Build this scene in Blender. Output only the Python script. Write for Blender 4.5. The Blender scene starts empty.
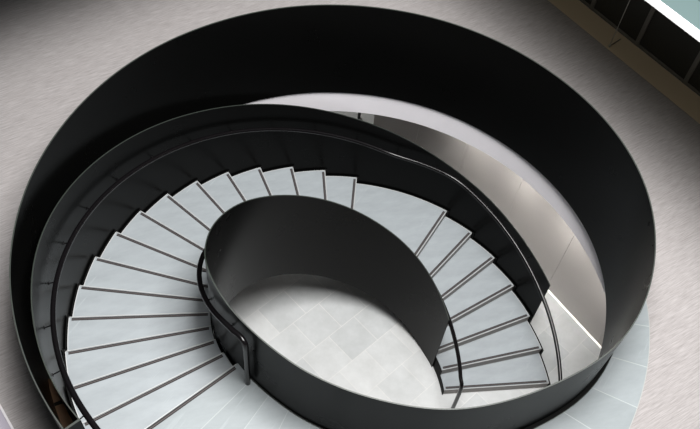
import bpy, bmesh, math, random
import numpy as np
from mathutils import Matrix, Vector

sc = bpy.context.scene
COL = sc.collection
PI = math.pi
R = math.radians
random.seed(3)

# ------------------------------------------------------------------ dimensions
h = 0.17                      # riser
H = 23 * h                    # upper floor level
D1, D2, TH0 = 0.1541, 0.1573, 0.2085
TH7 = TH0 + 6 * D1
TH8 = TH7 + 0.4678
R_IN, R_OUT = 1.832, 3.637     # treads


def ang(k):
    return TH0 + D1 * (k - 1) if k <= 7 else TH8 + D2 * (k - 8)


TH23 = ang(23)


def nos(t):                   # height of the line through the nosings at polar angle t
    if t <= TH7:
        return h * (1 + (t - TH0) / D1)
    if t <= TH8 - D2:
        return 7 * h
    return min(h * (8 + (t - TH8) / D2), H)


def interp(tab):
    tab = sorted(tab)
    xs = np.array([a for a, _ in tab], float)
    ys = np.array([b for _, b in tab], float)
    g = np.arange(xs[0], xs[-1] + 0.5, 0.5)
    y = np.interp(g, xs, ys)
    for _ in range(3):        # round the joints of the table off
        p = np.pad(y, 8, mode='reflect', reflect_type='odd')
        y = np.convolve(p, np.ones(17) / 17, 'valid')
    return lambda d: float(np.interp(d, g, y))


# plan of the big steel ribbon: outer guard, spiral, inner guard (degrees running down from 227)
rA = interp([(227, 3.83), (218, 3.845), (209, 3.855), (196, 3.872), (180, 3.872), (165, 3.855), (149, 3.838),
             (139, 3.822), (130, 3.80), (120, 3.785), (110, 3.775), (100, 3.758), (90, 3.748), (80, 3.744),
             (70, 3.738), (60, 3.727), (50, 3.718), (40, 3.708), (30, 3.682), (21, 3.634), (13, 3.566), (8, 3.512),
             (0, 3.414), (-8, 3.312), (-16, 3.19), (-23, 3.06), (-30, 2.885), (-40, 2.685), (-50, 2.525),
             (-60, 2.39), (-70, 2.235), (-80, 2.10), (-94, 1.965), (-112, 1.84), (-124, 1.80), (-137, 1.795),
             (-156, 1.80), (-180, 1.80), (-270, 1.80), (-300, 1.80), (-332, 1.80)])
zA = interp([(227, H + 1.25), (-130, H + 1.25), (-145, H + 1.22), (-158, 5.03), (-170, 4.76), (-182, 4.58), (-194, 4.36), (-208, 4.1),
             (-221, 3.83), (-236, 3.53), (-253, 3.21), (-266.5, 2.96), (-280, 2.71), (-291.5, 2.52), (-301, 2.35),
             (-311.6, 2.14), (-320.5, 1.95), (-328, 1.81), (-332.3, 1.71)])
zB = interp([(28.3, 1.60), (43.2, 1.83), (54.7, 2.06), (67.7, 2.30), (79.4, 2.56), (92.9, 2.84), (108.2, 3.18),
             (119.5, 3.42), (133.5, 3.70), (146.9, 3.98), (158.7, 4.22), (170.8, 4.47), (184.4, 4.74), (195, 4.93),
             (203, 5.03), (212, 5.10), (221, 5.15), (227, H + 1.25)])
rB = interp([(9, 3.68), (150, 3.68), (200, 3.685), (215, 3.70), (221, 3.70), (227, 3.665)])
rTile = interp([(-134, 3.83), (-100, 3.79), (-60, 3.73), (-24, 3.735), (-10, 3.785), (2, 3.82), (15, 3.80),
                (30, 3.765), (46, 3.73)])


def pol(r, d, z):
    return Vector((r * math.cos(R(d)), r * math.sin(R(d)), z))


# ------------------------------------------------------------------ materials
def new_mat(name):
    m = bpy.data.materials.new(name)
    m.use_nodes = True
    nt = m.node_tree
    b = nt.nodes['Principled BSDF']
    return m, nt, b


def simple(name, col, rough=0.5, metal=0.0, spec=0.5):
    m, nt, b = new_mat(name)
    b.inputs['Base Color'].default_value = (*col, 1)
    b.inputs['Roughness'].default_value = rough
    b.inputs['Metallic'].default_value = metal
    b.inputs['Specular IOR Level'].default_value = spec
    return m


def N(nt, t, **kw):
    n = nt.nodes.new(t)
    for k, v in kw.items():
        setattr(n, k, v)
    return n


def mixcol(nt, fac, a, b):
    n = N(nt, 'ShaderNodeMix', data_type='RGBA')
    L = nt.links
    if hasattr(fac, 'links'):
        L.new(fac, n.inputs[0])
    else:
        n.inputs[0].default_value = fac
    for i, c in ((6, a), (7, b)):
        if hasattr(c, 'links'):
            L.new(c, n.inputs[i])
        else:
            n.inputs[i].default_value = (*c, 1)
    return n.outputs[2]


def ramp(nt, src, p0, p1, c0=(0, 0, 0), c1=(1, 1, 1)):
    n = N(nt, 'ShaderNodeValToRGB')
    n.color_ramp.elements[0].position = p0
    n.color_ramp.elements[1].position = p1
    n.color_ramp.elements[0].color = (*c0, 1)
    n.color_ramp.elements[1].color = (*c1, 1)
    nt.links.new(src, n.inputs[0])
    return n.outputs[0]


def coords(nt, rot=0.0, scale=(1, 1, 1), loc=(0, 0, 0)):
    tc = N(nt, 'ShaderNodeTexCoord')
    mp = N(nt, 'ShaderNodeMapping')
    mp.inputs['Rotation'].default_value = (0, 0, rot)
    mp.vector_type = 'TEXTURE'
    mp.inputs['Scale'].default_value = tuple(1.0 / x for x in scale)
    mp.inputs['Location'].default_value = loc
    nt.links.new(tc.outputs['Object'], mp.inputs[0])
    return mp.outputs[0]


def noise(nt, vec, scale, detail=3, rough=0.5):
    n = N(nt, 'ShaderNodeTexNoise')
    n.inputs['Scale'].default_value = scale
    n.inputs['Detail'].default_value = detail
    n.inputs['Roughness'].default_value = rough
    nt.links.new(vec, n.inputs['Vector'])
    return n.outputs['Fac']


GRID = R(43.5)


def m_carpet():
    m, nt, b = new_mat('carpet')
    v = coords(nt, R(38), (5.0, 75.0, 1))
    n1 = noise(nt, v, 1.0, 4, 0.65)
    v2 = coords(nt, R(36), (1.2, 11.0, 1))
    n2 = noise(nt, v2, 1.0, 3, 0.6)
    c1 = ramp(nt, n1, 0.3, 0.7, (0.235, 0.221, 0.219), (0.36, 0.342, 0.34))
    c2 = ramp(nt, n2, 0.3, 0.7, (0.80, 0.79, 0.78), (1, 1, 1))
    mul = N(nt, 'ShaderNodeMix', data_type='RGBA', blend_type='MULTIPLY')
    mul.inputs[0].default_value = 0.35
    nt.links.new(c1, mul.inputs[6]); nt.links.new(c2, mul.inputs[7])
    nt.links.new(mul.outputs[2], b.inputs['Base Color'])
    b.inputs['Roughness'].default_value = 0.95
    b.inputs['Specular IOR Level'].default_value = 0.1
    bp = N(nt, 'ShaderNodeBump'); bp.inputs['Strength'].default_value = 0.35; bp.inputs['Distance'].default_value = 0.01
    nt.links.new(n1, bp.inputs['Height']); nt.links.new(bp.outputs[0], b.inputs['Normal'])
    return m


STONE = (0.285, 0.312, 0.328)


def m_stone(name, radial_joints=False):
    m, nt, b = new_mat(name)
    v = coords(nt, 0.4, (1, 3, 1))
    n1 = noise(nt, v, 1.6, 6, 0.65)
    col = ramp(nt, n1, 0.3, 0.72, tuple(x * 0.87 for x in STONE), tuple(min(1, x * 1.09) for x in STONE))
    v2 = coords(nt, 1.1, (0.8, 9, 1))
    n2 = noise(nt, v2, 1.1, 4, 0.7)
    vein = ramp(nt, n2, 0.62, 0.70)
    col = mixcol(nt, vein, col, tuple(min(1, x * 1.13) for x in STONE))
    if radial_joints:
        tc = N(nt, 'ShaderNodeTexCoord'); sx = N(nt, 'ShaderNodeSeparateXYZ')
        nt.links.new(tc.outputs['Object'], sx.inputs[0])
        at = N(nt, 'ShaderNodeMath', operation='ARCTAN2')
        nt.links.new(sx.outputs['Y'], at.inputs[0]); nt.links.new(sx.outputs['X'], at.inputs[1])
        ad = N(nt, 'ShaderNodeMath', operation='ADD'); ad.inputs[1].default_value = 2.325 + 0.0012
        nt.links.new(at.outputs[0], ad.inputs[0])
        dv = N(nt, 'ShaderNodeMath', operation='DIVIDE'); dv.inputs[1].default_value = 0.1535
        nt.links.new(ad.outputs[0], dv.inputs[0])
        fr = N(nt, 'ShaderNodeMath', operation='FRACT'); nt.links.new(dv.outputs[0], fr.inputs[0])
        lt = N(nt, 'ShaderNodeMath', operation='LESS_THAN'); lt.inputs[1].default_value = 0.02
        nt.links.new(fr.outputs[0], lt.inputs[0])
        fl = N(nt, 'ShaderNodeMath', operation='FLOOR'); nt.links.new(dv.outputs[0], fl.inputs[0])
        wn = N(nt, 'ShaderNodeTexWhiteNoise', noise_dimensions='1D'); nt.links.new(fl.outputs[0], wn.inputs['W'])
        tint = ramp(nt, wn.outputs['Value'], 0, 1, (0.80, 0.815, 0.805), (0.90, 0.91, 0.90))
        mul = N(nt, 'ShaderNodeMix', data_type='RGBA', blend_type='MULTIPLY'); mul.inputs[0].default_value = 1
        nt.links.new(col, mul.inputs[6]); nt.links.new(tint, mul.inputs[7])
        col = mixcol(nt, lt.outputs[0], mul.outputs[2], (0.33, 0.36, 0.36))
    nt.links.new(col, b.inputs['Base Color'])
    b.inputs['Roughness'].default_value = 0.42
    b.inputs['Specular IOR Level'].default_value = 0.4
    return m


def m_tiles():
    m, nt, b = new_mat('floor_tiles')
    tc = N(nt, 'ShaderNodeTexCoord'); mp = N(nt, 'ShaderNodeMapping')
    mp.vector_type = 'TEXTURE'
    mp.inputs['Location'].default_value = (-0.23, 1.16, 0)
    mp.inputs['Rotation'].default_value = (0, 0, R(49))
    nt.links.new(tc.outputs['Object'], mp.inputs[0])
    br = N(nt, 'ShaderNodeTexBrick')
    br.offset = 0.5
    br.inputs['Scale'].default_value = 1.0
    br.inputs['Brick Width'].default_value = 0.6
    br.inputs['Row Height'].default_value = 0.6
    br.inputs['Mortar Size'].default_value = 0.006
    br.inputs['Mortar Smooth'].default_value = 0.2
    br.inputs['Bias'].default_value = 0.0
    br.inputs['Color1'].default_value = (0.43, 0.445, 0.45, 1)
    br.inputs['Color2'].default_value = (0.52, 0.53, 0.53, 1)
    br.inputs['Mortar'].default_value = (0.56, 0.56, 0.55, 1)
    nt.links.new(mp.outputs[0], br.inputs['Vector'])
    n1 = noise(nt, coords(nt), 2.2, 6, 0.65)
    c = ramp(nt, n1, 0.3, 0.7, (0.84, 0.84, 0.83), (1.05, 1.05, 1.05))
    mul = N(nt, 'ShaderNodeMix', data_type='RGBA', blend_type='MULTIPLY'); mul.inputs[0].default_value = 1
    nt.links.new(br.outputs['Color'], mul.inputs[6]); nt.links.new(c, mul.inputs[7])
    nt.links.new(mul.outputs[2], b.inputs['Base Color'])
    b.inputs['Roughness'].default_value = 0.4
    return m


def m_steel(name, c=0.012, rough=0.42, tint=(1, 1.03, 1.0)):
    m, nt, b = new_mat(name)
    n1 = noise(nt, coords(nt), 1.3, 4, 0.6)
    col = ramp(nt, n1, 0.3, 0.7, tuple(c * 0.95 * t for t in tint), tuple(c * 1.05 * t for t in tint))
    nt.links.new(col, b.inputs['Base Color'])
    rr = ramp(nt, n1, 0.3, 0.7, (rough - 0.01,) * 3, (rough + 0.01,) * 3)
    nt.links.new(rr, b.inputs['Roughness'])
    b.inputs['Specular IOR Level'].default_value = 0.05
    return m


def m_plaster(name, c):
    m, nt, b = new_mat(name)
    n1 = noise(nt, coords(nt), 1.1, 4, 0.6)
    col = ramp(nt, n1, 0.3, 0.7, tuple(x * 0.96 for x in c), tuple(min(1, x * 1.03) for x in c))
    nt.links.new(col, b.inputs['Base Color'])
    b.inputs['Roughness'].default_value = 0.8
    b.inputs['Specular IOR Level'].default_value = 0.2
    return m


def m_wood():
    m, nt, b = new_mat('brown_wood')
    n1 = noise(nt, coords(nt, 0, (1, 1, 14)), 2.0, 5, 0.6)
    col = ramp(nt, n1, 0.3, 0.7, (0.52, 0.29, 0.165), (0.68, 0.42, 0.25))
    nt.links.new(col, b.inputs['Base Color'])
    b.inputs['Roughness'].default_value = 0.5
    return m


def m_emit(name, col, s):
    m, nt, b = new_mat(name)
    b.inputs['Base Color'].default_value = (*col, 1)
    b.inputs['Emission Color'].default_value = (*col, 1)
    b.inputs['Emission Strength'].default_value = s
    return m


M = dict(
    carpet=m_carpet(),
    stone=m_stone('pale_stone'),
    landing=m_stone('landing_stone', True),
    riser=simple('riser_metal', (0.20, 0.185, 0.175), 0.5),
    nose=simple('nosing_light_edge', (0.43, 0.44, 0.44), 0.5),
    strip=simple('dark_nosing_rubber', (0.014, 0.011, 0.011), 0.7),
    strip_mid=simple('nosing_rubber_ridge', (0.075, 0.062, 0.062), 0.7),
    tiles=m_tiles(),
    steel=m_steel('black_steel', 0.0022, 0.28),
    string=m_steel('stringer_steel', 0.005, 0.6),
    edge=simple('steel_edge', (0.026, 0.032, 0.027), 0.45),
    rail=simple('rail_steel', (0.004, 0.0035, 0.004), 0.22, 0.0, 0.32),
    white=m_plaster('white_plaster', (0.88, 0.86, 0.90)),
    wall=m_plaster('wall_panel', (0.57, 0.54, 0.52)),
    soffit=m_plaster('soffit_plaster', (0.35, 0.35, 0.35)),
    sill=simple('beige_stone', (0.52, 0.43, 0.31), 0.6),
    curb=simple('curb_metal', (0.33, 0.31, 0.36), 0.4),
    curb_light=simple('curb_light', (0.62, 0.6, 0.62), 0.4),
    dark_glass=simple('dark_glass', (0.035, 0.036, 0.032), 0.35, 0, 0.3),
    mullion=simple('mullion_metal', (0.16, 0.155, 0.14), 0.5),
    gallery=simple('gallery_stone', (0.09, 0.13, 0.13), 0.3),
    white_metal=simple('white_metal', (0.85, 0.86, 0.88), 0.4),
    wood=m_wood(),
    joint_pale=simple('pale_joint', (0.30, 0.31, 0.30), 0.6),
    joint=simple('dark_joint', (0.02, 0.018, 0.016), 0.7),
    led=m_emit('led', (0.97, 1.0, 0.90), 1.0),
    cable=simple('cable_steel', (0.5, 0.5, 0.47), 0.3, 0.6),
    post=simple('post_black', (0.02, 0.02, 0.02), 0.5),
)


# ------------------------------------------------------------------ mesh helpers
class MB:
    def __init__(self):
        self.v, self.f, self.mi = [], [], []

    def add(self, verts, faces, mi=0):
        o = len(self.v)
        self.v += [tuple(x) for x in verts]
        self.f += [tuple(i + o for i in f) for f in faces]
        self.mi += [mi] * len(faces)

    def hexa(self, a, b, mi=0):
        """a: 4 lower corners, b: 4 upper corners"""
        self.add(list(a) + list(b), [(3, 2, 1, 0), (4, 5, 6, 7), (0, 1, 5, 4), (1, 2, 6, 5), (2, 3, 7, 6), (3, 0, 4, 7)], mi)

    def obox(self, c, ax, ay, sx, sy, z0, z1, mi=0):
        c = Vector(c).to_2d(); ax = Vector(ax); ay = Vector(ay)
        q = [c + ax * (i * sx / 2) + ay * (j * sy / 2) for i, j in ((-1, -1), (1, -1), (1, 1), (-1, 1))]
        self.hexa([(p.x, p.y, z0) for p in q], [(p.x, p.y, z1) for p in q], mi)

    def ribbon(self, path, t, mi=0, off=0.0):
        """path: list of (x, y, zbottom, ztop); vertical plate of thickness t"""
        n = len(path)
        P = [Vector(p[:2]) for p in path]
        vs = []
        for i, p in enumerate(path):
            d = (P[min(i + 1, n - 1)] - P[max(i - 1, 0)]).normalized()
            nr = Vector((-d.y, d.x))
            a = P[i] + nr * (off + t / 2); b = P[i] + nr * (off - t / 2)
            vs += [(a.x, a.y, p[2]), (a.x, a.y, p[3]), (b.x, b.y, p[3]), (b.x, b.y, p[2])]
        fs = []
        for i in range(n - 1):
            o, q = 4 * i, 4 * i + 4
            for k in range(4):
                k2 = (k + 1) % 4
                fs.append((o + k, o + k2, q + k2, q + k))
        fs.append((0, 3, 2, 1)); e = 4 * (n - 1); fs.append((e, e + 1, e + 2, e + 3))
        self.add(vs, fs, mi)

    def tube(self, pts, r, seg=12, mi=0):
        pts = [Vector(p) for p in pts]
        n = len(pts)
        vs, fs = [], []
        up = None
        for i, p in enumerate(pts):
            d = (pts[min(i + 1, n - 1)] - pts[max(i - 1, 0)]).normalized()
            if up is None:
                ref = Vector((0, 0, 1)) if abs(d.z) < 0.9 else Vector((1, 0, 0))
                up = (ref - d * ref.dot(d)).normalized()
            else:
                up = (up - d * up.dot(d)).normalized()
            s = d.cross(up)
            for k in range(seg):
                a = 2 * PI * k / seg
                vs.append(p + (up * math.cos(a) + s * math.sin(a)) * r)
        for i in range(n - 1):
            for k in range(seg):
                k2 = (k + 1) % seg
                fs.append((i * seg + k, i * seg + k2, (i + 1) * seg + k2, (i + 1) * seg + k))
        fs.append(tuple(reversed(range(seg)))); fs.append(tuple(range((n - 1) * seg, n * seg)))
        self.add(vs, fs, mi)

    def build(self, name, mats, parent=None, smooth=True, loc=None):
        me = bpy.data.meshes.new(name)
        v = self.v
        if loc is not None:
            v = [tuple(Vector(p) - Vector(loc)) for p in v]
        me.from_pydata(v, [], self.f)
        for m in (mats if isinstance(mats, (list, tuple)) else [mats]):
            me.materials.append(m)
        for p, i in zip(me.polygons, self.mi):
            p.material_index = i
        bm = bmesh.new(); bm.from_mesh(me)
        bmesh.ops.recalc_face_normals(bm, faces=bm.faces)
        bm.to_mesh(me); bm.free()
        if smooth:
            me.polygons.foreach_set('use_smooth', [True] * len(me.polygons))
            me.set_sharp_from_angle(angle=R(32))
        o = bpy.data.objects.new(name, me)
        COL.objects.link(o)
        if loc is not None:
            o.location = loc
        if parent:
            o.parent = parent
        return o


def empty(name, loc=(0, 0, 0)):
    o = bpy.data.objects.new(name, None)
    o.location = loc
    o.empty_display_size = 0.2
    COL.objects.link(o)
    return o


def tag(o, label=None, cat=None, group=None, kind=None):
    if label: o['label'] = label
    if cat: o['category'] = cat
    if group: o['group'] = group
    if kind: o['kind'] = kind
    return o


def structure(o, label=None):
    o['kind'] = 'structure'
    if label: o['label'] = label
    return o


def frange(a, b, n):
    return [a + (b - a) * i / (n - 1) for i in range(n)]


# ------------------------------------------------------------------ upper floor
n2 = Vector((math.cos(GRID), math.sin(GRID)))
t2 = Vector((-n2.y, n2.x))
U0, U1, V0, V1 = -4.24, 6.02, -9.0, 9.0


def uv(u, v):
    return n2 * u + t2 * v


def r_hole(d):                # d in (-133, 227)
    return rTile(d) if d < 45 else max(rA(d) + 0.012, 0)


def ray_rect(d):
    k = Vector((math.cos(R(d)), math.sin(R(d))))
    a, b = k.dot(n2), k.dot(t2)
    best = 1e9
    for c, lo, hi in ((a, U0, U1), (b, V0, V1)):
        if c > 1e-9: best = min(best, hi / c)
        if c < -1e-9: best = min(best, lo / c)
    return k * best


degs = set(frange(-133, 227, 241))
for u in (U0, U1):
    for v in (V0, V1):
        p = uv(u, v)
        d = math.degrees(math.atan2(p.y, p.x))
        degs.add(d if d > -133 else d + 360)
degs = sorted(degs)
SLAB = 0.50
mb = MB()
vs, fs = [], []
for d in degs:
    a = pol(r_hole(d), d, H); o = ray_rect(d)
    vs += [a, (o.x, o.y, H), (o.x, o.y, H - SLAB), (a.x, a.y, H - SLAB)]
for i in range(len(degs) - 1):
    o, q = 4 * i, 4 * i + 4
    for k in range(4):
        k2 = (k + 1) % 4
        fs.append((o + k, o + k2, q + k2, q + k))
mb.add(vs, fs)
structure(mb.build('floor', M['carpet'], smooth=False), 'grey woven carpet of the upper floor around the round opening')

# tiled arrival landing between the guard and the carpet
mb = MB()
vs, fs = [], []
ld = frange(-133, 44, 150)
for d in ld:
    a = pol(rA(d) - 0.0, d, 0); b = pol(max(rTile(d), rA(d) + 0.004), d, 0)
    vs += [(a.x, a.y, H), (b.x, b.y, H), (b.x, b.y, H - SLAB), (a.x, a.y, H - SLAB)]
for i in range(len(ld) - 1):
    o, q = 4 * i, 4 * i + 4
    for k in range(4):
        k2 = (k + 1) % 4
        fs.append((o + k, o + k2, q + k2, q + k))
fs += [(0, 3, 2, 1)]
mb.add(vs, fs)
structure(mb.build('floor_tiled', M['landing'], smooth=False), 'pale stone paving at the head of the stair')
# thin light joint between carpet and paving
mb = MB()
mb.ribbon([(*pol(rTile(d) + 0.004, d, 0).xy, H - 0.02, H + 0.003) for d in frange(-133, 42, 140)], 0.009)
structure(mb.build('trim_1', M['joint_pale']), 'thin pale joint between paving and carpet')

# ------------------------------------------------------------------ white bulkhead and lower ceiling
mb = MB()
mb.ribbon([(*pol(max(rA(d), 3.735) + 0.042, d, 0).xy, 2.92, H - SLAB + 0.06) for d in frange(-134, 226, 240)], 0.05)
structure(mb.build('ceiling_bulkhead', M['white']), 'white curved bulkhead under the floor edge')
mb = MB()
vs, fs = [], []
for d in frange(-134, 226, 181):
    k = Vector((math.cos(R(d)), math.sin(R(d))))
    a = k * 3.87
    # clip at the back wall plane and a square room
    b = k * (9.98 / max(abs(k.x), abs(k.y)))
    vs += [(a.x, a.y, 2.87), (b.x, b.y, 2.87), (b.x, b.y, 2.93), (a.x, a.y, 2.93)]
for i in range(180):
    o, q = 4 * i, 4 * i + 4
    for k in range(4):
        k2 = (k + 1) % 4
        fs.append((o + k, o + k2, q + k2, q + k))
mb.add(vs, fs)
structure(mb.build('ceiling', M['white'], smooth=False), 'white ceiling of the lower storey')

# ------------------------------------------------------------------ lower storey
mb = MB()
mb.hexa([(-11, -11, -0.2), (11, -11, -0.2), (11, 11, -0.2), (-11, 11, -0.2)], [(-11, -11, 0), (11, -11, 0), (11, 11, 0), (-11, 11, 0)])
structure(mb.build('floor_lower', M['tiles'], smooth=False), 'pale grey stone tiles of the lower floor')

for nm, c, sx, sy in (('wall_north', (0, 9.9), 20, 0.2), ('wall_south', (0, -9.9), 20, 0.2), ('wall_east', (9.9, 0), 0.2, 20), ('wall_west', (-9.9, 0), 0.2, 20)):
    mb = MB(); mb.obox(c, (1, 0), (0, 1), sx, sy, 0.0, 2.87)
    structure(mb.build(nm, M['wall'], smooth=False), 'plain pale wall of the lower storey')

wn = Vector((0.7486, 0.6630)); wt = Vector((-wn.y, wn.x)); WD = 4.51
mb = MB()
edges = [-0.355 + 1.32 * k for k in range(-5, 3)] + [2.36]
for a, b in zip(edges[:-1], edges[1:]):
    mb.obox(wn * (WD + 0.02) + wt * ((a + b) / 2), wt, wn, b - a - 0.005, 0.04, 0.03, 2.87)
mb.obox(wn * (WD + 0.10) + wt * ((edges[0] + edges[-1]) / 2), wt, wn, edges[-1] - edges[0], 0.12, 0.0, 2.87)
bend = wn * WD + wt * 2.36
far = Vector((0.08, 5.84)); bd = (far - bend).normalized(); bn = Vector((bd.y, -bd.x))
if bn.dot(wn) < 0: bn = -bn
Lb = (far - bend).length
for a, b in ((0, Lb / 2), (Lb / 2, Lb)):
    mb.obox(bend + bd * ((a + b) / 2) + bn * 0.02, bd, bn, b - a - 0.003, 0.04, 0.0, 2.87)
mb.obox(bend + bd * (Lb / 2) + bn * 0.1, bd, bn, Lb, 0.12, 0.0, 2.87)
structure(mb.build('wall_back', M['wall'], smooth=False), 'pale panelled wall of the lower storey')

mb = MB()
mb.obox(wn * (WD - 0.012) + wt * -1.27, wt, wn, 7.2, 0.018, 0.001, 0.02)
tag(mb.build('floor_light_strip', M['led'], smooth=False), 'glowing white light strip along the foot of the pale lower wall', 'light')

ln = Vector((-0.748, -0.663)); lt = Vector((-ln.y, ln.x))
mb = MB()
for k in range(-3, 5):
    c = ln * 3.98 + lt * (0.62 + 1.1 * k)
    mb.obox(c, lt, ln, 1.06, 0.04, 0.0, 2.87)
mb.obox(ln * 4.06 + lt * 1.1, lt, ln, 8.8, 0.06, 0.0, 2.87, 1)
structure(mb.build('wall_left', [M['wood'], M['joint']], smooth=False), 'brown wood panelled wall of the lower storey')

pp = Vector((-0.225, 6.25, 0))
root = tag(empty('floor_post', pp), 'small dark post standing at the far end of the pale lower wall', 'post')
mb = MB(); mb.tube([(0, 0, 0), (0, 0, 0.22)], 0.03); mb.build('shaft', M['post'], root)
mb = MB(); mb.tube([(0, 0, 0.22), (0, 0, 0.23), (0, 0, 0.24)], 0.036); mb.build('cap', M['post'], root)

# ------------------------------------------------------------------ staircase
stair = tag(empty('spiral_staircase', (0, 0, 0)), 'pale stone spiral staircase with dark nosing strips winding up around a round well', 'staircase')


def radial_slab(mb, a0, a1, off0, r0, r1, z0, z1, seg, mi=0):
    """slab between polar angles; the front edge is shifted by off0 metres square to the radius a0"""
    lo, hi = [], []
    pts0 = []
    f0 = Vector((-math.sin(a0), math.cos(a0))) * off0
    ring_in, ring_out = [], []
    for i in range(seg + 1):
        a = a0 + (a1 - a0) * i / seg
        w = f0 * (1 - i / seg)
        ci = Vector((math.cos(a), math.sin(a)))
        ring_in.append(ci * r0 + w); ring_out.append(ci * r1 + w)
    n = seg + 1
    vs = []
    for p in ring_in: vs.append((p.x, p.y, z0))
    for p in ring_out: vs.append((p.x, p.y, z0))
    for p in ring_in: vs.append((p.x, p.y, z1))
    for p in ring_out: vs.append((p.x, p.y, z1))
    fs = []
    for i in range(seg):
        fs += [(i, i + 1, n + i + 1, n + i), (2 * n + i, 3 * n + i, 3 * n + i + 1, 2 * n + i + 1),
               (i, 2 * n + i, 2 * n + i + 1, i + 1), (n + i, n + i + 1, 3 * n + i + 1, 3 * n + i)]
    fs += [(0, n, 3 * n, 2 * n), (n - 1, 3 * n - 1, 4 * n - 1, 2 * n - 1 + n - n + 0) if False else (n - 1, 3 * n - 1, 4 * n - 1, 2 * n - 1)]
    mb.add(vs, fs, mi)


def bar(mb, a, o0, o1, r0, r1, z0, z1, mi=0):
    """bar parallel to the radius at angle a, offset o0..o1 behind it"""
    c = Vector((math.cos(a), math.sin(a))); s = Vector((-math.sin(a), math.cos(a)))
    q = [c * r0 + s * o0, c * r1 + s * o0, c * r1 + s * o1, c * r0 + s * o1]
    mb.hexa([(p.x, p.y, z0) for p in q], [(p.x, p.y, z1) for p in q], mi)


for k in range(1, 24):
    a0 = ang(k); a1 = ang(k + 1) if k < 23 else a0 + 0.05
    z = k * h
    seg = 18 if k == 7 else 6
    mb = MB()
    if k < 23:
        radial_slab(mb, a0, a1 + 0.012, 0.012, R_IN, R_OUT, z - 0.035, z, seg, 0)
    else:
        radial_slab(mb, a0, R(227.4), 0.012, R_IN, R_OUT + 0.02, z - 0.035, z, 2, 0)
    bar(mb, a0, -0.002, 0.007, R_IN, R_OUT, z - 0.010, z + 0.0008, 1)                 # pale front edge
    bar(mb, a0, 0.0, 0.025, R_IN, R_OUT - 0.002, z - h, z - 0.010, 2)       # riser
    # pale end edge along the outside of the tread
    for i in range(seg):
        b0 = a0 + (a1 - a0) * i / seg; b1 = a0 + (a1 - a0) * (i + 1) / seg
        q = [pol(R_OUT - 0.008, math.degrees(b0), 0), pol(R_OUT + 0.002, math.degrees(b0), 0),
             pol(R_OUT + 0.002, math.degrees(b1), 0), pol(R_OUT - 0.008, math.degrees(b1), 0)]
        if k < 23:
            mb.hexa([(p.x, p.y, z - 0.03) for p in q], [(p.x, p.y, z + 0.0008) for p in q], 1)
    st = mb.build('landing' if k == 7 else 'step', [M['stone'], M['nose'], M['riser']], stair, smooth=False,
                  loc=pol(2.75, math.degrees((a0 + a1) / 2), z))
    mb = MB()
    bar(mb, a0, 0.017, 0.032, R_IN + 0.03, R_OUT - 0.035, z - 0.004, z + 0.0025, 0)
    bar(mb, a0, 0.032, 0.040, R_IN + 0.03, R_OUT - 0.035, z - 0.004, z + 0.0018, 1)
    bar(mb, a0, 0.040, 0.055, R_IN + 0.03, R_OUT - 0.035, z - 0.004, z + 0.0025, 0)
    ns = mb.build('nosing_strip', [M['strip'], M['strip_mid']], None, smooth=False, loc=st.location)
    ns.parent = st; ns.location = (0, 0, 0)
    tag(ns, 'dark ribbed nosing strip')

# soffit: sloping underside of the flight
mb = MB()
vs, fs = [], []
sd = frange(math.degrees(TH0) + 1, 226.5, 150)
for d in sd:
    t = R(d)
    zb = max(nos(t) - 0.50, 0.004); zt = max(nos(t) - 0.42 if nos(t) > 0.7 else zb + 0.01, zb + 0.01)
    a, b = pol(R_IN - 0.006, d, 0), pol(R_OUT + 0.0, d, 0)
    vs += [(a.x, a.y, zt), (b.x, b.y, zt), (b.x, b.y, zb), (a.x, a.y, zb)]
for i in range(len(sd) - 1):
    o, q = 4 * i, 4 * i + 4
    for k in range(4):
        k2 = (k + 1) % 4
        fs.append((o + k, o + k2, q + k2, q + k))
fs += [(0, 3, 2, 1)]
e = 4 * (len(sd) - 1); fs += [(e, e + 1, e + 2, e + 3)]
mb.add(vs, fs)
mb.build('soffit', M['soffit'], stair)

# stringers: saw-toothed plates at both ends of the treads
for nm, rr, tt, a_start in (('outer_stringer', R_OUT + 0.019, 0.026, 0), ('inner_stringer', R_IN - 0.007, 0.012, 0)):
    mb = MB()
    for k in range(1, 24):
        a0 = ang(k) - 0.010; a1 = (ang(k + 1) - 0.010) if k < 23 else R(227)
        seg = 14 if k == 7 else 5
        path = []
        for i in range(seg + 1):
            a = a0 + (a1 - a0) * i / seg
            path.append((rr * math.cos(a), rr * math.sin(a), max(nos(a) - 0.5, 0.003), k * h - 0.012))
        mb.ribbon(path, tt)
    mb.build('stringer', M['string'], stair)

# ------------------------------------------------------------------ balustrades
T = 0.014


def ribbon_obj(name, ds, rf, zb, zt, t, mat, parent, off=0.0):
    mb = MB()
    mb.ribbon([(*pol(rf(d), d, 0).xy, zb(d), zt(d)) for d in ds], t, 0, off)
    return mb.build(name, mat, parent)


zBot = interp([(20, -0.1), (38, 0.0), (54, 0.24), (71, 0.48), (87, 0.70), (101, 0.95), (115, 1.20), (130, 1.48), (142, 1.70),
               (157, 1.96), (175, 2.28), (200, 2.78), (227, H - 0.53)])


def zA_bottom(d):
    if d > -133:
        return H - 0.53
    return max(zBot(d + 360), 0.0)


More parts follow.
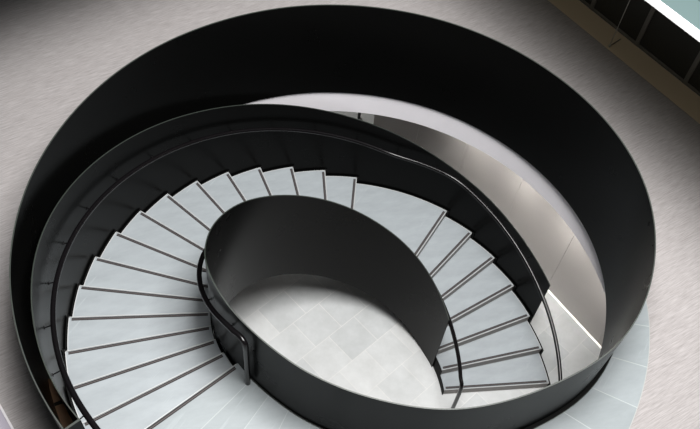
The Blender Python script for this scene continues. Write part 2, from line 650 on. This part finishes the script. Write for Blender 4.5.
balA = tag(empty('balustrade', (0, 0, 0)), 'large black steel balustrade ringing the floor opening and spiralling in to the stair well', 'balustrade')
dsA = frange(227, -332, 560)
ribbon_obj('guard_panel', dsA, rA, zA_bottom, lambda d: zA(d) - 0.006, T, M['steel'], balA)
tag(ribbon_obj('top_edge', dsA, rA, lambda d: zA(d) - 0.006, zA, T, M['edge'], balA), 'thin grey top edge')
mb = MB()
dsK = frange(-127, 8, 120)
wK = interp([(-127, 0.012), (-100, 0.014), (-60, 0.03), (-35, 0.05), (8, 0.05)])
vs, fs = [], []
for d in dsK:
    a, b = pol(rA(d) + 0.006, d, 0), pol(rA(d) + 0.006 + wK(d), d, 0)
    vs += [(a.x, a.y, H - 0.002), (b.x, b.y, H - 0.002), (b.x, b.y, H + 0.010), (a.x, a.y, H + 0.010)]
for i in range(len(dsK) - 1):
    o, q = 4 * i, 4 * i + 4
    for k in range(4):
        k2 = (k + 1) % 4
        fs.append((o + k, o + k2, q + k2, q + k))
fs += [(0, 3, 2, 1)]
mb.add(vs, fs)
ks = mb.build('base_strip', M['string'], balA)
mb = MB()
mb.ribbon([(*pol(rA(d) + 0.010 + wK(d), d, 0).xy, H, H + 0.011) for d in dsK], 0.007)
tag(mb.build('base_edge', M['edge'], ks), 'thin grey line along the foot')

balB = tag(empty('balustrade', (0, 0, 0)), 'black steel guard wall along the outside of the curving steps', 'balustrade')
dsB = frange(28.9, 227, 300)
ribbon_obj('guard_panel', dsB, rB, lambda d: max(nos(R(d)) - 0.56, 0.0), lambda d: zB(d) - 0.006, T * 0.9, M['steel'], balB)
tag(ribbon_obj('top_edge', dsB, rB, lambda d: zB(d) - 0.006, zB, T * 0.9, M['edge'], balB), 'thin grey top edge')
pa, pb = pol(3.655, 227.25, 0), pol(3.845, 227.25, 0)
mb = MB(); mb.ribbon([(pa.x, pa.y, H - 0.5, H + 1.244), (pb.x, pb.y, H - 0.5, H + 1.244)], 0.02, 0)
cap = mb.build('end_cap', M['steel'], balB)
mb = MB(); mb.ribbon([(pa.x, pa.y, H + 1.244, H + 1.25), (pb.x, pb.y, H + 1.244, H + 1.25)], 0.022, 0)
mb.build('cap_edge', M['edge'], cap)


# ------------------------------------------------------------------ handrails
def smooth_pts(pts, it=2):
    for _ in range(it):
        q = [pts[0]]
        for a, b in zip(pts[:-1], pts[1:]):
            q += [a * 0.75 + b * 0.25, a * 0.25 + b * 0.75]
        q.append(pts[-1]); pts = q
    return pts


rRail = interp([(0, 3.49), (18, 3.505), (32, 3.50), (60, 3.53), (120, 3.57), (150, 3.555), (235, 3.575)])


def zrail(d, dz):
    return float(np.mean([nos(R(d + e)) for e in (-3, -1.5, 0, 1.5, 3)])) + dz


hrA = tag(empty('handrail', (0, 0, 0)), 'long dark tubular handrail along the outer guard wall of the staircase', 'handrail')
pts = [pol(rRail(d), d, zrail(d, 1.06)) for d in frange(2, 231, 150)]
low = [pol(3.47, -1, 0.0), pol(3.47, -1, 0.55), pol(3.47, -1, 0.98)]
top = pol(3.575, 233, H + 1.06)
pts = smooth_pts(low + pts + [top, pol(3.575, 236, H + 1.06), pol(3.575, 237, H + 1.02), pol(3.575, 237, H + 0.7)], 2)
pts += [pol(3.575, 237, H)]
mb = MB(); mb.tube(pts, 0.032, 14); mb.build('rail_tube', M['rail'], hrA)
for d in range(38, 226, 11):
    zr = zrail(d, 1.06)
    p = pol(rRail(d), d, zr - 0.02); q = pol(rRail(d) + 0.015, d, zr - 0.07); s = pol(rB(d) - 0.008, d, zr - 0.09)
    mb = MB(); mb.tube(smooth_pts([p, q, s], 2), 0.008, 8)
    mb.tube([s, s + (q - s).normalized() * 0.008], 0.022, 10)
    mb.build('bracket', M['rail'], hrA)

hrB = tag(empty('handrail', (0, 0, 0)), 'dark tubular handrail around the outside of the inner well guard, bent down to the floor', 'handrail')
rI = interp([(0, 1.93), (10, 1.905), (20, 1.875), (32, 1.865), (60, 1.87), (150, 1.90), (180, 1.915), (195, 1.90), (206, 1.888), (216, 1.88), (228, 1.878), (236, 1.88)])
ptsI = [pol(rI(d), d, zrail(d, 1.03)) for d in frange(6, 229, 150)]
lowI = [pol(1.945, 2, 0.0), pol(1.945, 2, 0.5), pol(1.945, 2.5, 1.04)]
hiI = [pol(1.87, 232.5, H + 1.05), pol(1.885, 235.3, H + 1.03), pol(1.89, 235.6, H + 0.93), pol(1.885, 235.5, H + 0.6)]
ptsI = smooth_pts(lowI + ptsI + hiI, 2) + [pol(1.885, 235.5, H)]
mb = MB(); mb.tube(ptsI, 0.032, 14); mb.build('rail_tube', M['rail'], hrB)
for d in [40 + 18.6 * i for i in range(11)]:
    zr = zrail(d, 1.03)
    p = pol(rI(d), d, zr - 0.02); q = pol(rI(d) - 0.012, d, zr - 0.06); s = pol(rA(d - 360) + 0.012, d, zr - 0.075)
    mb = MB(); mb.tube(smooth_pts([p, q, s], 2), 0.008, 8)
    mb.tube([s, s + (q - s).normalized() * 0.006], 0.02, 10)
    mb.build('bracket', M['rail'], hrB)

# brown timber board closing the slot between the two guards at the stair head
mb = MB()
for a, b, mi in ((206, 210.8, 0), (210.8, 211.5, 1), (211.5, 226.6, 0)):
    dd = frange(a, b, 14)
    vs, fs = [], []
    for d in dd:
        p, q = pol(rB(d) + 0.009, d, 0), pol(rA(d) - 0.009, d, 0)
        vs += [(p.x, p.y, 3.52), (q.x, q.y, 3.52), (q.x, q.y, 3.56), (p.x, p.y, 3.56)]
    for i in range(len(dd) - 1):
        o, q = 4 * i, 4 * i + 4
        for k in range(4):
            k2 = (k + 1) % 4
            fs.append((o + k, o + k2, q + k2, q + k))
    fs += [(0, 3, 2, 1)]
    e = 4 * (len(dd) - 1); fs += [(e, e + 1, e + 2, e + 3)]
    mb.add(vs, fs, mi)
structure(mb.build('trim_5', [M['wood'], M['joint']]), 'brown timber board in the slot at the stair head')

# ------------------------------------------------------------------ glazed wall beyond the carpet (upper right)
UW = 6.47
mb = MB()
mb.obox(uv((U1 + UW) / 2, 0), n2, t2, UW - U1, 18, H - SLAB, H + 0.006)
structure(mb.build('trim_2', M['sill'], smooth=False), 'beige stone strip at the foot of the glazed wall')

win = structure(empty('window_1', (*uv(UW, 0), H)), 'dark glazed wall with thin mullions')


def wbox(name, mat, parent, v0, v1, z0, z1, d0, d1):
    mb = MB()
    mb.obox(uv(UW + (d0 + d1) / 2, (v0 + v1) / 2), n2, t2, d1 - d0, v1 - v0, z0, z1)
    o = mb.build(name, mat, None, smooth=False, loc=(*uv(UW, 0), H))
    o.parent = parent; o.location = (0, 0, 0)
    return o


vm = [0.88 + 1.012 * k for k in range(-8, 9)]
ZW = 3.0
for a, b in zip(vm[:-1], vm[1:]):
    wbox('pane', M['dark_glass'], win, a + 0.03, b - 0.03, H + 0.05, H + ZW, 0.03, 0.05)
for v in vm:
    wbox('mullion', M['mullion'], win, v - 0.035, v + 0.035, H, H + ZW, 0.0, 0.08)
wbox('bottom_frame', M['mullion'], win, vm[0], vm[-1], H, H + 0.05, 0.01, 0.08)

# galleries of the storey above, around the light well
GZ = 7.10
GU, GV = 3.62, 4.5
mb = MB()
mb.obox(uv((GU + 0.5 + 9.0) / 2, 0), n2, t2, 8.5 - GU, 20, GZ - 0.35, GZ - 0.02)
mb.obox(uv(GU + 0.29, 0), n2, t2, 0.44, 20, GZ - 0.06, GZ - 0.02)
mb.obox(uv((GU - 9.0) / 2, (GV + 10) / 2), n2, t2, 9.0 + GU, 10 - GV, GZ - 0.35, GZ - 0.01)
structure(mb.build('floor_gallery', M['gallery'], smooth=False), 'pale floor of the gallery above')
mb = MB()
mb.obox(uv(GU + 0.045, (-10 + GV) / 2), n2, t2, 0.09, 10 + GV, GZ - 0.05, GZ)
structure(mb.build('trim_4', M['white_metal'], smooth=False), 'white edge of the gallery above')

cpos = Vector((3.647, 4.98, H))
cb = tag(empty('tension_cable', cpos), 'thin bright vertical cable standing at the carpet edge by the dark glazing', 'cable')
mb = MB(); mb.tube([(0, 0, 0.03), (0, 0, 1.5), (0, 0, 2.8)], 0.006, 8); mb.build('cable_strand', M['cable'], cb)
mb = MB(); mb.tube([(0, 0, 0.0), (0, 0, 0.02), (0, 0, 0.05)], 0.016, 10); mb.build('foot', M['cable'], cb)
mb = MB(); mb.tube([(0, 0, 0.02), (0.097, 0.1, 0.02), (0.194, 0.2, 0.02)], 0.008, 8); mb.build('floor_arm', M['mullion'], cb)

# ------------------------------------------------------------------ ledge at the lower left
mb = MB()
mb.obox(uv(U0 - 0.012, 0), n2, t2, 0.024, 18, H - SLAB, H + 0.02, 1)
mb.obox(uv(U0 - 0.075, 0), n2, t2, 0.10, 18, H - SLAB, H + 0.012, 0)
structure(mb.build('trim_3', [M['curb'], M['curb_light']], smooth=False), 'narrow metal edging along the carpet')
mb = MB()
mb.obox(uv(U0 - 1.3, 0), n2, t2, 2.35, 18, H - SLAB, H + 0.0)
structure(mb.build('floor_ledge', M['white'], smooth=False), 'white ledge beyond the carpet edging')

# ------------------------------------------------------------------ light
w = bpy.data.worlds.new('world'); sc.world = w; w.use_nodes = True
bg = w.node_tree.nodes['Background']
bg.inputs[0].default_value = (0.93, 0.97, 1.0, 1)
bg.inputs[1].default_value = 0.035


def area(name, loc, target, sx, sy, power, col):
    L = bpy.data.lights.new(name, 'AREA'); L.shape = 'RECTANGLE'; L.size = sx; L.size_y = sy
    L.energy = power; L.color = col
    o = bpy.data.objects.new(name, L); COL.objects.link(o)
    o.location = loc
    o.rotation_euler = (Vector(target) - Vector(loc)).to_track_quat('-Z', 'Y').to_euler()
    return o


area('skylight', (1.5, -1.1, 16.2), (1.5, -1.1, 0), 6.0, 6.0, 4250, (1.0, 0.985, 0.97))
area('added_lower_fill', (-0.6, 6.6, 2.84), (-0.6, 6.6, 0), 0.3, 0.3, 30, (1.0, 0.98, 0.93))  # added unseen fill, makes the bright spot past the end of the wall
for v in (-1.5, -0.3, 0.9, 2.1):
    p = wn * 3.93 + wt * v; q = wn * WD + wt * v
    o = area('added_wall_fill', (p.x, p.y, 2.83), (q.x, q.y, 1.35), 0.9, 0.12, 5.5, (1.0, 0.97, 0.93))  # unseen fills added to brighten the back wall, no fittings modelled
    o.data.spread = R(58)
for v in (-4.5, -1.5, 1.5, 4.5):
    p = uv(5.3, v)
    area('added_gallery_fill', (p.x, p.y, GZ - 0.4), (p.x, p.y, 0), 0.5, 0.5, 3.5, (1.0, 0.90, 0.74))  # weak warm fill added under the gallery to lift strip and panes
area('added_lower_fill', (-4.6, -2.6, 2.84), (-4.0, -1.0, 0), 0.3, 0.3, 15, (1.0, 0.93, 0.85))  # added out of view to light the brown wood at lower left

# ------------------------------------------------------------------ camera
cd = bpy.data.cameras.new('camera'); cam = bpy.data.objects.new('camera', cd); COL.objects.link(cam)
cd.sensor_fit = 'HORIZONTAL'; cd.sensor_width = 36.0
cd.lens = 845.83 * 36.0 / 700.0
cd.clip_end = 200
cam.matrix_world = Matrix.Translation((-0.1429, -5.5272, 13.2084)) @ Matrix.Rotation(0.6141, 4, 'X') @ Matrix.Rotation(0.1318, 4, 'Z')
sc.camera = cam

vs_ = sc.view_settings
sc.display_settings.display_device = 'sRGB'
vs_.view_transform = 'Standard'; vs_.look = 'None'; vs_.gamma = 1.0; vs_.exposure = 0.0
vs_.use_curve_mapping = False
